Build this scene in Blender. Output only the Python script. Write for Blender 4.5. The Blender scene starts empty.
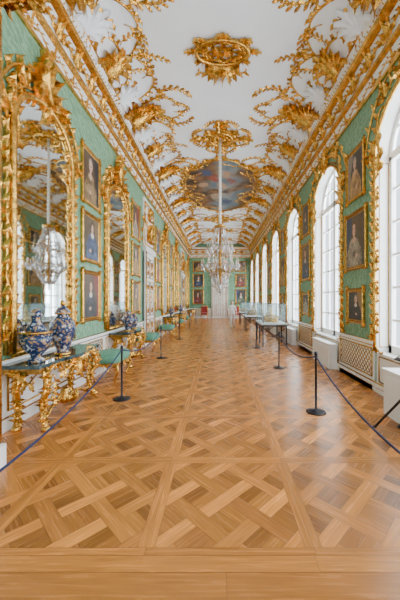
import bpy, bmesh, math, random
from math import sin, cos, pi, sqrt, atan2
from mathutils import Vector, noise
R = random.Random(7)
XL, XR, Y0, YF = -2.8, 2.95, -3.0, 27.3
ZW = 5.95      # top of green wall
ZC = 7.0       # flat ceiling
# ------------------------------------------------------------------ materials
def newmat(name):
    m = bpy.data.materials.new(name); m.use_nodes = True
    nt = m.node_tree
    return m, nt, nt.nodes['Principled BSDF']
def simple(name, col, rough=.5, metal=0., noise_amt=0., nscale=8., bump=0., bscale=40., **kw):
    m, nt, b = newmat(name)
    b.inputs['Base Color'].default_value = (*col, 1)
    b.inputs['Roughness'].default_value = rough
    b.inputs['Metallic'].default_value = metal
    for k, v in kw.items():
        b.inputs[k].default_value = v
    tc = nt.nodes.new('ShaderNodeTexCoord')
    if noise_amt:
        n = nt.nodes.new('ShaderNodeTexNoise'); n.inputs['Scale'].default_value = nscale
        n.inputs['Detail'].default_value = 4
        nt.links.new(tc.outputs['Object'], n.inputs['Vector'])
        r = nt.nodes.new('ShaderNodeValToRGB')
        r.color_ramp.elements[0].position = .3; r.color_ramp.elements[1].position = .7
        r.color_ramp.elements[0].color = (*[c*(1-noise_amt) for c in col], 1)
        r.color_ramp.elements[1].color = (*[min(1, c*(1+noise_amt*.6)) for c in col], 1)
        nt.links.new(n.outputs['Fac'], r.inputs['Fac']); nt.links.new(r.outputs['Color'], b.inputs['Base Color'])
    if bump:
        n2 = nt.nodes.new('ShaderNodeTexNoise'); n2.inputs['Scale'].default_value = bscale
        nt.links.new(tc.outputs['Object'], n2.inputs['Vector'])
        bp = nt.nodes.new('ShaderNodeBump'); bp.inputs['Strength'].default_value = bump; bp.inputs['Distance'].default_value = .01
        nt.links.new(n2.outputs['Fac'], bp.inputs['Height']); nt.links.new(bp.outputs['Normal'], b.inputs['Normal'])
    return m
GOLD = simple('gilding', (.74, .42, .085), .26, .95, .5, 11., .7, 45.)
GOLDD = simple('old_gilding', (.42, .22, .045), .32, .9, .5, 18., .6, 70.)
WHITE = simple('ivory_lacquer', (.88, .89, .88), .3, 0, .04, 3.)
PLAST = simple('white_plaster', (.87, .91, .98), .7, 0, .04, 1.2)
MARBLE = simple('dark_marble', (.04, .08, .09), .06, 0, .8, 9.)
BLACK = simple('black_metal', (.015, .017, .025), .35, .4)
ROPE = simple('blue_rope', (.012, .02, .075), .8)
RED = simple('red_velvet', (.35, .03, .03), .8, 0, .2)
GREENV = simple('green_velvet', (.12, .34, .23), .8, 0, .25, 20)
RAD = simple('radiator_enamel', (.87, .88, .88), .4)
SILK = simple('chain_silk', (.8, .78, .72), .6)
SKIN = simple('skin', (.72, .43, .32), .5)
HAIR = simple('brown_hair', (.09, .05, .03), .6)
SHIRT = simple('white_shirt', (.88, .88, .88), .8)
TROU = simple('pale_trousers', (.68, .66, .64), .8)
SHOE = simple('shoes', (.08, .07, .07), .5)
MIRROR = simple('mirror_glass', (.80, .86, .87), .03, 1.)
PORC = simple('white_porcelain', (.85, .85, .82), .15, 0)
TABTOP = simple('table_linen', (.70, .74, .76), .6)
CANDLE = simple('wax', (.9, .87, .75), .5)

def mixglass(name, tint, transp, rough=.05, tcol=(1, 1, 1)):
    m = bpy.data.materials.new(name); m.use_nodes = True; nt = m.node_tree; nt.nodes.clear()
    o = nt.nodes.new('ShaderNodeOutputMaterial'); mx = nt.nodes.new('ShaderNodeMixShader')
    t = nt.nodes.new('ShaderNodeBsdfTransparent'); g = nt.nodes.new('ShaderNodeBsdfPrincipled')
    t.inputs[0].default_value = (*tcol, 1)
    g.inputs['Base Color'].default_value = (*tint, 1); g.inputs['Roughness'].default_value = rough
    g.inputs['Metallic'].default_value = .5
    mx.inputs[0].default_value = 1-transp
    nt.links.new(t.outputs[0], mx.inputs[1]); nt.links.new(g.outputs[0], mx.inputs[2]); nt.links.new(mx.outputs[0], o.inputs[0])
    return m
PANE = mixglass('window_glass', (.8, .9, 1), .9, .05, (.90, .96, 1))
CASE = mixglass('vitrine_glass', (.7, .88, .95), .75, .05, (.85, .95, 1))
CRYST = mixglass('crystal', (.80, .81, .83), .38, .06)

def damask():
    m, nt, b = newmat('green_damask')
    N = nt.nodes.new; L = nt.links.new
    tc = N('ShaderNodeTexCoord')
    n = N('ShaderNodeTexNoise'); n.inputs['Scale'].default_value = 5.; n.inputs['Detail'].default_value = 2
    L(tc.outputs['Object'], n.inputs['Vector'])
    sc = N('ShaderNodeVectorMath'); sc.operation = 'SCALE'; sc.inputs['Scale'].default_value = .4
    L(n.outputs['Color'], sc.inputs[0])
    ad = N('ShaderNodeVectorMath'); ad.operation = 'ADD'; L(tc.outputs['Object'], ad.inputs[0]); L(sc.outputs[0], ad.inputs[1])
    w = N('ShaderNodeTexVoronoi'); w.feature = 'SMOOTH_F1'; w.inputs['Scale'].default_value = 8.
    L(ad.outputs[0], w.inputs['Vector'])
    w2 = N('ShaderNodeTexWave'); w2.wave_type = 'RINGS'; w2.inputs['Scale'].default_value = 2.6; w2.inputs['Distortion'].default_value = 9; w2.inputs['Detail Scale'].default_value = 2.5
    L(tc.outputs['Object'], w2.inputs['Vector'])
    mm = N('ShaderNodeMath'); mm.operation = 'MULTIPLY'; L(w.outputs['Distance'], mm.inputs[0]); L(w2.outputs['Fac'], mm.inputs[1])
    r = N('ShaderNodeValToRGB'); e = r.color_ramp.elements
    e[0].position = .06; e[0].color = (.125, .285, .165, 1); e[1].position = .36; e[1].color = (.22, .415, .27, 1)
    L(mm.outputs[0], r.inputs['Fac']); L(r.outputs['Color'], b.inputs['Base Color'])
    b.inputs['Roughness'].default_value = .45
    return m
DAMASK = damask()

def vcol(name, rough=.5, grain=False, noisy=0.):
    m, nt, b = newmat(name); N = nt.nodes.new; L = nt.links.new
    a = N('ShaderNodeVertexColor'); a.layer_name = 'Col'
    b.inputs['Roughness'].default_value = rough
    if grain:
        uv = N('ShaderNodeUVMap'); uv.uv_map = 'UVMap'
        mp = N('ShaderNodeMapping'); mp.inputs['Scale'].default_value = (2.5, 45, 1)
        L(uv.outputs[0], mp.inputs[0])
        n = N('ShaderNodeTexNoise'); n.inputs['Scale'].default_value = 1.; n.inputs['Detail'].default_value = 5; n.inputs['Distortion'].default_value = .6
        L(mp.outputs[0], n.inputs['Vector'])
        r = N('ShaderNodeMapRange'); r.inputs[1].default_value = .3; r.inputs[2].default_value = .7; r.inputs[3].default_value = .72; r.inputs[4].default_value = 1.18
        L(n.outputs['Fac'], r.inputs[0])
        v = N('ShaderNodeVectorMath'); v.operation = 'SCALE'; L(a.outputs['Color'], v.inputs[0]); L(r.outputs[0], v.inputs['Scale'])
        L(v.outputs[0], b.inputs['Base Color'])
        r2 = N('ShaderNodeMapRange'); r2.inputs[3].default_value = rough-.06; r2.inputs[4].default_value = rough+.10
        L(n.outputs['Fac'], r2.inputs[0]); L(r2.outputs[0], b.inputs['Roughness'])
    else:
        L(a.outputs['Color'], b.inputs['Base Color'])
    return m
WOOD = vcol('oak_parquet', .24, True)
CANVAS = vcol('painted_canvas', .4)
FRESCO = vcol('fresco_paint', .7)

def imari():
    m, nt, b = newmat('imari_porcelain'); N = nt.nodes.new; L = nt.links.new
    tc = N('ShaderNodeTexCoord')
    n = N('ShaderNodeTexNoise'); n.inputs['Scale'].default_value = 15.; n.inputs['Detail'].default_value = 4; L(tc.outputs['Object'], n.inputs['Vector'])
    r = N('ShaderNodeValToRGB'); e = r.color_ramp.elements
    e[0].position = 0; e[0].color = (.35, .42, .50, 1); e[1].position = .38; e[1].color = (.012, .028, .085, 1)
    for p, c in ((.49, (.03, .06, .15, 1)), (.55, (.42, .25, .07, 1)), (.60, (.20, .06, .03, 1)), (.62, (.42, .46, .50, 1))):
        q = e.new(p); q.color = c
    r.color_ramp.interpolation = 'CONSTANT'
    L(n.outputs['Fac'], r.inputs['Fac']); L(r.outputs['Color'], b.inputs['Base Color'])
    b.inputs['Roughness'].default_value = .16
    return m
IMARI = imari()

# ------------------------------------------------------------------ mesh accumulator
class A:
    def __init__(s, name, mats):
        s.name = name; s.mats = mats; s.v = []; s.f = []; s.mi = []; s.sm = []; s.col = []; s.uv = []
    def face(s, idx, mat, sm=False, col=None, uv=None):
        if mat not in s.mats: s.mats.append(mat)
        s.f.append(idx); s.mi.append(s.mats.index(mat)); s.sm.append(sm); s.col.append(col); s.uv.append(uv)
    def poly(s, pts, mat, col=None, uv=None):
        n = len(s.v); s.v += [tuple(p) for p in pts]; s.face(list(range(n, n+len(pts))), mat, False, col, uv)
    def box(s, x0, x1, y0, y1, z0, z1, mat):
        n = len(s.v)
        s.v += [(x, y, z) for z in (z0, z1) for y in (y0, y1) for x in (x0, x1)]
        for q in ((0, 2, 3, 1), (4, 5, 7, 6), (0, 1, 5, 4), (2, 6, 7, 3), (0, 4, 6, 2), (1, 3, 7, 5)):
            s.face([n+i for i in q], mat)
    def rings(s, rings, mat, cap=True, sm=True, closed=True):
        n = len(s.v); k = len(rings[0])
        for r in rings: s.v += [tuple(p) for p in r]
        for i in range(len(rings)-1):
            for j in range(k if closed else k-1):
                j2 = (j+1) % k
                s.face([n+i*k+j, n+i*k+j2, n+(i+1)*k+j2, n+(i+1)*k+j], mat, sm)
        if cap:
            s.face([n+j for j in range(k)][::-1], mat); s.face([n+(len(rings)-1)*k+j for j in range(k)], mat)
    def lathe(s, cx, cy, prof, mat, seg=16, z0=0., ex=2., ry=1.):
        rr = []
        for r, z in prof:
            ring = []
            for j in range(seg):
                a = 2*pi*(j+.5)/seg; c, d = cos(a), sin(a)
                c = math.copysign(abs(c)**(2/ex), c); d = math.copysign(abs(d)**(2/ex), d)
                ring.append((cx+r*c, cy+r*ry*d, z0+z))
            rr.append(ring)
        s.rings(rr, mat)
    def tube3(s, pts, rad, mat, sides=6):
        pts = [Vector(p) for p in pts]
        if not hasattr(rad, '__len__'): rad = [rad]*len(pts)
        rr = []; up = None
        for i, p in enumerate(pts):
            t = (pts[min(i+1, len(pts)-1)]-pts[max(i-1, 0)]).normalized()
            if up is None: up = t.orthogonal().normalized()
            up = (up-t*up.dot(t)).normalized(); w = t.cross(up)
            rr.append([p+up*(rad[i]*cos(2*pi*j/sides))+w*(rad[i]*sin(2*pi*j/sides)) for j in range(sides)])
        s.rings(rr, mat)
    # ---- ornament primitives in surface space (u,v,h) mapped by m
    def tube(s, m, pts, rad, mat, sides=5, h=0., closed=False):
        n = len(pts)
        if not hasattr(rad, '__len__'): rad = [rad]*n
        rr = []
        for i in range(n):
            if closed: p0, p1 = pts[i-1], pts[(i+1) % n]
            else: p0, p1 = pts[max(i-1, 0)], pts[min(i+1, n-1)]
            tx, ty = p1[0]-p0[0], p1[1]-p0[1]; l = sqrt(tx*tx+ty*ty) or 1; nx, ny = -ty/l, tx/l
            ring = []
            for j in range(sides):
                a = 2*pi*j/sides+.3; c = cos(a)*rad[i]
                ring.append(m(pts[i][0]+nx*c, pts[i][1]+ny*c, h+max(0, sin(a)*rad[i]+rad[i]*.35)))
            rr.append(ring)
        if closed: rr.append(rr[0])
        s.rings(rr, mat, cap=not closed)
    def leaf(s, m, p, ang, L, W, mat, bend=0., lift=.035, seg=5, h=0.):
        n = len(s.v); x, y = p; a = ang; ds = L/seg
        for i in range(seg+1):
            t = i/seg; w = W*(sin(pi*min(1, t*.82+.18))**.8)*(1+.28*(-1)**i)
            if i == seg: w = .002
            nx, ny = -sin(a), cos(a); hh = h+lift*(.35+t*t*.9)
            s.v += [m(x+nx*w, y+ny*w, hh*.35), m(x, y, hh+lift*.5), m(x-nx*w, y-ny*w, hh*.35)]
            x += cos(a)*ds; y += sin(a)*ds; a += bend/seg
        for i in range(seg):
            b = n+3*i
            s.face([b, b+1, b+4, b+3], mat, False); s.face([b+1, b+2, b+5, b+4], mat, False)
    def scroll(s, m, a, b, r, mat, kind='S', side=1, curl=22, base=1., leafs=0, N=24, lw=1., h=0.):
        P = [(0., 0.)]; hd = [0.]; ang = 0.
        for i in range(N):
            x = 2*(i+.5)/N-1; k = (base+curl*abs(x)**3)*side
            if kind == 'S' and x < 0: k = -k
            ds = (1-.72*x*x)/N; ang += k/N; P.append((P[-1][0]+cos(ang)*ds, P[-1][1]+sin(ang)*ds)); hd.append(ang)
        dx, dy = P[-1]; l0 = sqrt(dx*dx+dy*dy) or 1e-3; tx, ty = b[0]-a[0], b[1]-a[1]; l1 = sqrt(tx*tx+ty*ty)
        sc = l1/l0; th = atan2(ty, tx)-atan2(dy, dx); c, q = cos(th)*sc, sin(th)*sc
        pts = [(a[0]+x*c-y*q, a[1]+x*q+y*c) for x, y in P]
        rad = [r*(.85-.5*abs(2*i/N-1)) for i in range(N+1)]; rad[0] = rad[-1] = r*.8
        s.tube(m, pts, rad, mat, 5, h)
        for j in range(leafs):
            i = int(N*(.15+.7*(j+.5)/leafs)); k = side if (kind == 'C' or i > N/2) else -side
            o = -k
            s.leaf(m, pts[i], hd[i]+th+o*1.0, r*4.2*lw, r*1.2*lw, mat, bend=o*-.9, lift=r*1.1, seg=4, h=h)
    def fan(s, m, p, ang, Rr, mat, n=7, spread=1.5, h=0., w=.14):
        for i in range(n):
            t = (i/(n-1)*2-1) if n > 1 else 0
            s.leaf(m, p, ang+t*spread, Rr*(1-.28*abs(t)), Rr*w, mat, bend=t*.8, lift=Rr*.16, seg=4, h=h)
    def vine(s, m, p, ang, L, bend, mat, r=.012, nl=7, ll=.13, h=0., wob=.0):
        x, y = p; a = ang; N = nl*2; pts = [p]
        for i in range(N):
            a += (bend+wob*sin(i*1.3)*3)/N; x += cos(a)*L/N; y += sin(a)*L/N; pts.append((x, y))
            if i > 0:
                sd = 1 if i % 2 else -1
                s.leaf(m, (x, y), a+sd*.9, ll*(1-.4*i/N), ll*.25, mat, bend=-sd*.9, lift=.025, seg=3, h=h)
        s.tube(m, pts, [r*(1-.6*i/N) for i in range(N+1)], mat, 4, h)
        s.leaf(m, (x, y), a, ll*.9, ll*.28, mat, seg=3)
    def done(s, recalc=True):
        me = bpy.data.meshes.new(s.name); me.from_pydata(s.v, [], s.f)
        for m in s.mats: me.materials.append(m)
        me.polygons.foreach_set('material_index', s.mi); me.polygons.foreach_set('use_smooth', s.sm)
        if any(c is not None for c in s.col):
            ca = me.color_attributes.new('Col', 'FLOAT_COLOR', 'CORNER'); uv = me.uv_layers.new(name='UVMap')
            for p, c, u in zip(me.polygons, s.col, s.uv):
                for k, li in enumerate(p.loop_indices):
                    if c is not None:
                        cc = c[k] if isinstance(c[0], (tuple, list)) else c
                        ca.data[li].color = (*cc, 1)
                    if u is not None: uv.data[li].uv = u[k]
        me.update()
        if recalc:
            bm = bmesh.new(); bm.from_mesh(me); bmesh.ops.recalc_face_normals(bm, faces=bm.faces); bm.to_mesh(me); bm.free()
        ob = bpy.data.objects.new(s.name, me); bpy.context.collection.objects.link(ob)
        return ob

mL = lambda u, v, h: (XL+h, u, v)
mR = lambda u, v, h: (XR-h, u, v)
mF = lambda u, v, h: (u, YF-h, v)
def zc(x):
    c = .075; t = max(0, abs(x-c)-1.7)/.85
    return ZC-.42*t*t
mC = lambda u, v, h: (v, u, zc(v)-h)

# ------------------------------------------------------------------ floor
fl = A('floor', [WOOD, BLACK])
def clip(poly, x0, x1, y0, y1):
    for ax, val, sg in ((0, x0, 1), (0, x1, -1), (1, y0, 1), (1, y1, -1)):
        out = []
        for i in range(len(poly)):
            p, q = poly[i-1], poly[i]
            dp, dq = (p[ax]-val)*sg, (q[ax]-val)*sg
            if dp*dq < 0:
                t = dp/(dp-dq); out.append((p[0]+(q[0]-p[0])*t, p[1]+(q[1]-p[1])*t))
            if dq >= 0: out.append(q)
        poly = out
        if len(poly) < 3: return None
    return poly
WB = (.60, .225, .046)
def wcol(k0=.45, k1=1.2):
    k = R.uniform(k0, k1); w = R.uniform(-.02, .03)
    return (WB[0]*k+w, WB[1]*k+w*.5, WB[2]*k)
def plank(poly, ang, k0=.45, k1=1.2):
    c, s_ = cos(ang), sin(ang); ox, oy = R.uniform(0, 50), R.uniform(0, 50)
    uv = [(x*c+y*s_+ox, -x*s_+y*c+oy) for x, y in poly]
    fl.poly([(x, y, 0) for x, y in poly], WOOD, wcol(k0, k1), uv)
SUB = simple('parquet_joint', (.10, .045, .015), .6)
fl.box(XL-.4, XR+.4, Y0, YF, -.1, -.0015, SUB)
S = (XR-XL)/5; YB = 1.93; g_ = .0014; fw = .06
def rect(x0, x1, y0, y1, ang, k0=.72, k1=1.05): plank([(x0+g_, y0+g_), (x1-g_, y0+g_), (x1-g_, y1-g_), (x0+g_, y1-g_)], ang, k0, k1)
ny = int((YF-YB)/S)+1
for ix in range(5):
    for iy in range(ny):
        x0 = XL+ix*S; y0 = YB+iy*S; x1 = x0+S; y1 = min(y0+S, YF)
        if y1-y0 < .2: continue
        rect(x0, x0+fw, y0+fw, y1-fw, pi/2); rect(x1-fw, x1, y0+fw, y1-fw, pi/2)
        rect(x0, x1, y0, y0+fw, 0); rect(x0, x1, y1-fw, y1, 0)
        cx, cy = x0+S/2, y0+S/2; a_, gg = .125, .215; P_ = a_+gg; c45 = sqrt(.5)
        def rot(u, v): return (cx+(u-v)*c45, cy+(u+v)*c45)
        def put(u0, u1, v0, v1, ang, k0=.8, k1=1.25):
            e = g_
            q = clip([rot(u0+e, v0+e), rot(u1-e, v0+e), rot(u1-e, v1-e), rot(u0+e, v1-e)], x0+fw+g_, x1-fw-g_, y0+fw+g_, y1-fw-g_)
            if q: plank(q, ang, k0, k1)
        for i in range(-3, 4):
            for j in range(-3, 4):
                uc, vc = i*P_, j*P_
                if (i+j) % 2 == 0: put(uc-a_/2-gg, uc+a_/2+gg, vc-a_/2, vc+a_/2, pi/4, .85, 1.35)
                else: put(uc-a_/2, uc+a_/2, vc-a_/2-gg, vc+a_/2+gg, -pi/4, .62, 1.0)
                a2 = pi/4 if (i+j) % 2 else -pi/4
                K = (.38, .75)
                if (i+j) % 2: put(uc+a_/2, uc+a_/2+gg, vc+a_/2, vc+a_/2+gg/2, pi/4, *K); put(uc+a_/2, uc+a_/2+gg, vc+a_/2+gg/2, vc+a_/2+gg, pi/4, *K)
                else: put(uc+a_/2, uc+a_/2+gg/2, vc+a_/2, vc+a_/2+gg, a2, *K); put(uc+a_/2+gg/2, uc+a_/2+gg, vc+a_/2, vc+a_/2+gg, a2, *K)
y = YB
k = 0
while y > Y0+.1:
    h_ = .12 if k == 0 else .36
    x = XL - R.uniform(0, 1.5)
    while x < XR:
        w = R.uniform(1.6, 2.6)
        rect(max(x, XL), min(x+w, XR), y-h_, y, 0, .62, .9); x += w
    y -= h_; k += 1
fl.done(False)

# ------------------------------------------------------------------ right wall with arched openings
HW, ZB, ZS, ZT = .98, .72, 4.35, 5.3
WC = [4.45+3.55*i for i in range(-2, 7)]
def arch_z(d): return ZS+(ZT-ZS)*sqrt(max(0, 1-(d/HW)**2))
wr = A('wall_right', [DAMASK, WHITE, GOLD]); DEP = .34
def wq(y0, y1, za, zb, zc_=None, zd=None, mat=DAMASK):
    wr.poly([(XR, y0, za), (XR, y1, zb), (XR, y1, zd if zd is not None else ZW), (XR, y0, zc_ if zc_ is not None else ZW)], mat)
prev = Y0
for c in WC:
    wq(prev, c-HW, 0, 0)
    NS = 20
    ys = [c-HW*cos(pi*i/NS) for i in range(NS+1)]
    for i in range(NS):
        wq(ys[i], ys[i+1], 0, 0, ZB, ZB, WHITE)
        wq(ys[i], ys[i+1], arch_z(ys[i]-c), arch_z(ys[i+1]-c), ZW, ZW)
    prof = [(c-HW, ZB)]+[(yy, arch_z(yy-c)) for yy in ys]+[(c+HW, ZB)]
    for i in range(len(prof)):
        p, q = prof[i-1], prof[i]
        wr.poly([(XR, p[0], p[1]), (XR, q[0], q[1]), (XR+DEP, q[0], q[1]), (XR+DEP, p[0], p[1])], WHITE)
    prev = c+HW
wq(prev, YF, 0, 0)
wr.done(False)

def outline(c, hw, zb, zs, zt, n=22, off=0.):
    pts = [(c-hw-off, zb+(zs-zb)*i/8) for i in range(8)]
    pts += [(c-(hw+off)*cos(pi*i/n), zs+(zt-zs+off)*sin(pi*i/n)) for i in range(n+1)]
    pts += [(c+hw+off, zs-(zs-zb)*i/8) for i in range(1, 9)]
    return pts

def frame(o, m, c, hw, zb, zs, zt, r=.05, crown=.75, h=0., det=1, G=GOLD):
    o.tube(m, outline(c, hw, zb, zs, zt), r, G, 6, h)
    o.tube(m, outline(c, hw, zb, zs, zt, off=r*2.0), r*.5, G, 5, h)
    n = int((zs-zb)/.2)
    for sd in (-1, 1):
        for i in range(n):
            z = zb+.1+(zs-zb-.1)*i/n
            o.leaf(m, (c+sd*(hw+r*1.2), z), pi/2-sd*.55, .22, .04, G, bend=sd*.9, lift=.045, seg=4, h=h)
            if det and i % 3 == 1:
                o.scroll(m, (c+sd*(hw+r*.8), z), (c+sd*(hw+r*1.0), z+.42), .022, G, 'C', -sd, leafs=3, N=16, h=h)
                o.leaf(m, (c+sd*(hw-r*.4), z+.2), pi/2+sd*.7, .2, .04, G, bend=-sd*.8, lift=.03, seg=3, h=h)
        o.scroll(m, (c+sd*(hw+.02), zs-.35), (c+sd*hw*.72, zs+(zt-zs)*.82), .045, G, 'S', sd, leafs=5, h=h)
        o.scroll(m, (c+sd*(hw+.12), zs-.05), (c+sd*hw*.4, zt+.14), .038, G, 'C', sd, leafs=6, base=1.8, h=h)
        o.scroll(m, (c+sd*.52*hw, zt+.02), (c+sd*.06, zt+crown*.62), .036, G, 'S', -sd, leafs=5, h=h)
        o.fan(m, (c+sd*(hw+.03), zs+.1), pi/2-sd*.8, .34, G, 5, .9, h)
        o.fan(m, (c+sd*hw*.66, zt-.02), pi/2-sd*.5, .30, G, 5, .9, h)
        o.scroll(m, (c+sd*(hw*.75), zb+.02), (c+sd*(hw+.1), zb+.4), .035, G, 'C', sd, leafs=2, N=16, h=h)
    o.fan(m, (c, zt+.04), pi/2, crown*.75, G, 9, 1.35, h+.02)
    o.fan(m, (c, zt+.06), -pi/2, crown*.38, G, 5, 1.1, h+.02)
    o.fan(m, (c, zt+crown*.5), pi/2, crown*.55, G, 5, .8, h+.02)
    o.scroll(m, (c-.22, zt+.1), (c+.22, zt+.1), .035, G, 'C', -1, base=2.6, h=h+.03)

def trellis(o, m, u0, u1, v0, v1, step=.13, r=.009, h=0., G=GOLD):
    w, hh = u1-u0, v1-v0
    for k_ in (-1, 1):
        t = -hh
        while t < w:
            a0 = max(0, -t); b0 = min(hh, w-t)
            if b0 > a0+.02:
                if k_ > 0: p = [(u0+t+a0, v0+a0), (u0+t+b0, v0+b0)]
                else: p = [(u0+t+a0, v1-a0), (u0+t+b0, v1-b0)]
                o.tube(m, p, r, G, 3, h)
            t += step
def rectline(o, m, u0, u1, v0, v1, r, h=0., G=GOLD):
    for p in ([(u0, v0), (u1, v0)], [(u1, v0), (u1, v1)], [(u1, v1), (u0, v1)], [(u0, v1), (u0, v0)]):
        o.tube(m, p, r, G, 4, h)

for n_, c in enumerate(WC):
    o = A('window_%d' % (n_+1), [WHITE, PANE, GOLD])
    xp = XR+DEP-.05
    mp = lambda u, v, h: (xp-h, u, v)
    def bar(y0, y1, z0, z1, t=.03): o.box(xp-t, xp+.02, y0, y1, z0, z1, WHITE)
    bar(c-HW, c-HW+.09, ZB, ZS, .06); bar(c+HW-.09, c+HW, ZB, ZS, .06); bar(c-HW, c+HW, ZB, ZB+.14, .06)
    bar(c-.06, c+.06, ZB, ZT, .06); bar(c-HW, c+HW, ZS-.07, ZS+.08, .06)
    for sd in (-1, 1):
        bar(c+sd*.5-.02, c+sd*.5+.02, ZB, arch_z(.5))
    nb = 6
    for i in range(1, nb): bar(c-HW, c+HW, ZB+(ZS-ZB)*i/nb-.022, ZB+(ZS-ZB)*i/nb+.022)
    bar(c-.85, c+.85, ZS+.45, ZS+.49)
    o.tube(mp, [(c-(HW-.03)*cos(pi*i/20), ZS+(ZT-ZS-.03)*sin(pi*i/20)) for i in range(21)], .05, WHITE, 5)
    o.poly([(xp, yy, zz) for yy, zz in outline(c, HW-.01, ZB, ZS, ZT-.01)], PANE)
    for yy, sg in ((c+HW, -1), (c-HW, 1)):
        mj = lambda u, v, h, yy=yy, sg=sg: (u, yy+sg*h, v)
        rectline(o, mj, XR+.05, XR+DEP-.12, ZB+.1, ZS-.1, .009)
    frame(o, mR, c, HW+.03, ZB+.02, ZS, ZT, .036, .55, det=(1 if n_ < 6 else 0))
    rectline(o, mR, c-HW+.1, c+HW-.1, .2, ZB-.06, .014)
    o.done(False)

# ------------------------------------------------------------------ left & far & walls
wl = A('wall_left', [DAMASK]); wl.box(XL-.2, XL, Y0, YF, 0, ZW+1, DAMASK); wl.done()
wf = A('wall_far', [DAMASK]); wf.box(XL-.2, XR+.34, YF, YF+.2, 0, ZC, DAMASK); wf.done()

def wains(name, m, u0, u1, skips, segs, top=.86, tre=()):
    o = A(name, [WHITE, GOLD])
    def bx(ua, ub, va, vb, t):
        P = [m(ua, va, 0), m(ub, vb, t)]
        o.box(*sorted((P[0][0], P[1][0])), *sorted((P[0][1], P[1][1])), va, vb, WHITE)
    edges = [u0]
    for a_, b_ in skips: edges += [a_, b_]
    edges.append(u1)
    for i in range(0, len(edges), 2):
        a_, b_ = edges[i], edges[i+1]
        if b_-a_ < .05: continue
        bx(a_, b_, 0, top, .03); bx(a_, b_, 0, .16, .055); bx(a_, b_, top, top+.06, .06)
        for zz, r_ in ((.17, .014), (top-.01, .018), (top+.065, .012)):
            o.tube(m, [(a_, zz), (b_, zz)], r_, GOLD, 4, .035)
    for a_, b_, t_ in segs:
        rectline(o, m, a_, b_, .25, top-.08, .017, .03)
        if t_: trellis(o, m, a_+.03, b_-.03, .28, top-.11, .12, .011, .03)
        else:
            cc = (a_+b_)/2
            for sd in (-1, 1):
                o.scroll(m, (cc+sd*.05, .55), (cc+sd*(b_-a_)*.4, .52), .02, GOLD, 'S', sd, leafs=3, N=16, h=.03)
            o.fan(m, (cc, .5), pi/2, .2, GOLD, 5, 1.2, .03)
    return o.done()
piers = [c+3.55/2 for c in WC[:-1]]
wains('trim_wainscot_right', mR, Y0, YF, [(c-HW-.04, c+HW+.04) for c in WC], [(p-.7, p+.7, True) for p in piers if p > 1], .86)
LM = [(4.65, 'm'), (7.95, 'm'), (11.4, 'd'), (14.9, 'm'), (18.5, 'm'), (22.0, 'd'), (25.5, 'm')]
lskip = [(c-.8, c+.8) for c, t in LM if t == 'd']
lp = [6.3, 9.67, 13.15, 16.7, 20.25, 23.75]
wains('trim_wainscot_left', mL, Y0, YF, lskip, [(p-.55, p+.55, True) for p in lp]+[(c-.85, c+.85, False) for c, t in LM if t == 'm'])
wains('trim_wainscot_far', mF, XL, XR, [(-.75, .9)], [(-2.5, -.95, True), (1.1, 2.65, True)])
wains('baseboard_window_right', mR, 1.0, YF, [], [], .1)

# ------------------------------------------------------------------ cornice
def cornice(name, m, u0, u1, inner):
    o = A(name, [WHITE, GOLD, GOLDD])
    prof = [(0, ZW-.30, WHITE), (.04, ZW-.30, GOLD), (.05, ZW-.25, GOLD), (.02, ZW-.22, WHITE), (.03, ZW+.02, WHITE), (.09, ZW+.06, GOLD), (.10, ZW+.12, GOLD),
            (.08, ZW+.15, WHITE), (.15, ZW+.42, WHITE), (.25, ZW+.46, GOLD), (.28, ZW+.52, GOLD), (.27, ZW+.55, WHITE), (.36, ZW+.62, WHITE), (.37, ZW+.67, GOLD), (0, ZW+.72, WHITE)]
    for i in range(len(prof)-1):
        h0, z0, _ = prof[i]; h1, z1, mt = prof[i+1]
        o.poly([m(u0, z0, h0), m(u1, z0, h0), m(u1, z1, h1), m(u0, z1, h1)], prof[i+1][2])
    u = u0+.1; k_ = 0
    mm = lambda u, v, h: m(u, v, h+.09+.26*(v-ZW-.15))
    while u < u1-.6:
        if k_ % 3 == 0:
            o.fan(mm, (u, ZW+.16), pi/2, .32, GOLD, 5, 1.1)
            o.scroll(mm, (u+.06, ZW+.2), (u+.52, ZW+.34), .026, GOLD, 'S', 1, leafs=5, N=14)
            o.scroll(m, (u+.04, ZW-.12), (u+.52, ZW-.12), .021, GOLD, 'S', 1, leafs=5, N=14, h=.02)
            o.fan(m, (u, ZW-.2), pi/2, .2, GOLD, 3, .9, .02)
        o.leaf(m, (u, ZW+.54), pi/2, .12, .04, GOLD, lift=.03, seg=3, h=.28)
        o.leaf(m, (u+.1, ZW+.54), pi/2, .12, .04, GOLD, lift=.03, seg=3, h=.28)
        u += .2; k_ += 1
    return o
co = cornice('trim_cornice_left', mL, Y0, YF, 1); co.done(False)
co = cornice('trim_cornice_right', mR, Y0, YF, 1); co.done(False)
co = cornice('trim_cornice_far', mF, XL, XR, 1); co.done(False)

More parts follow.
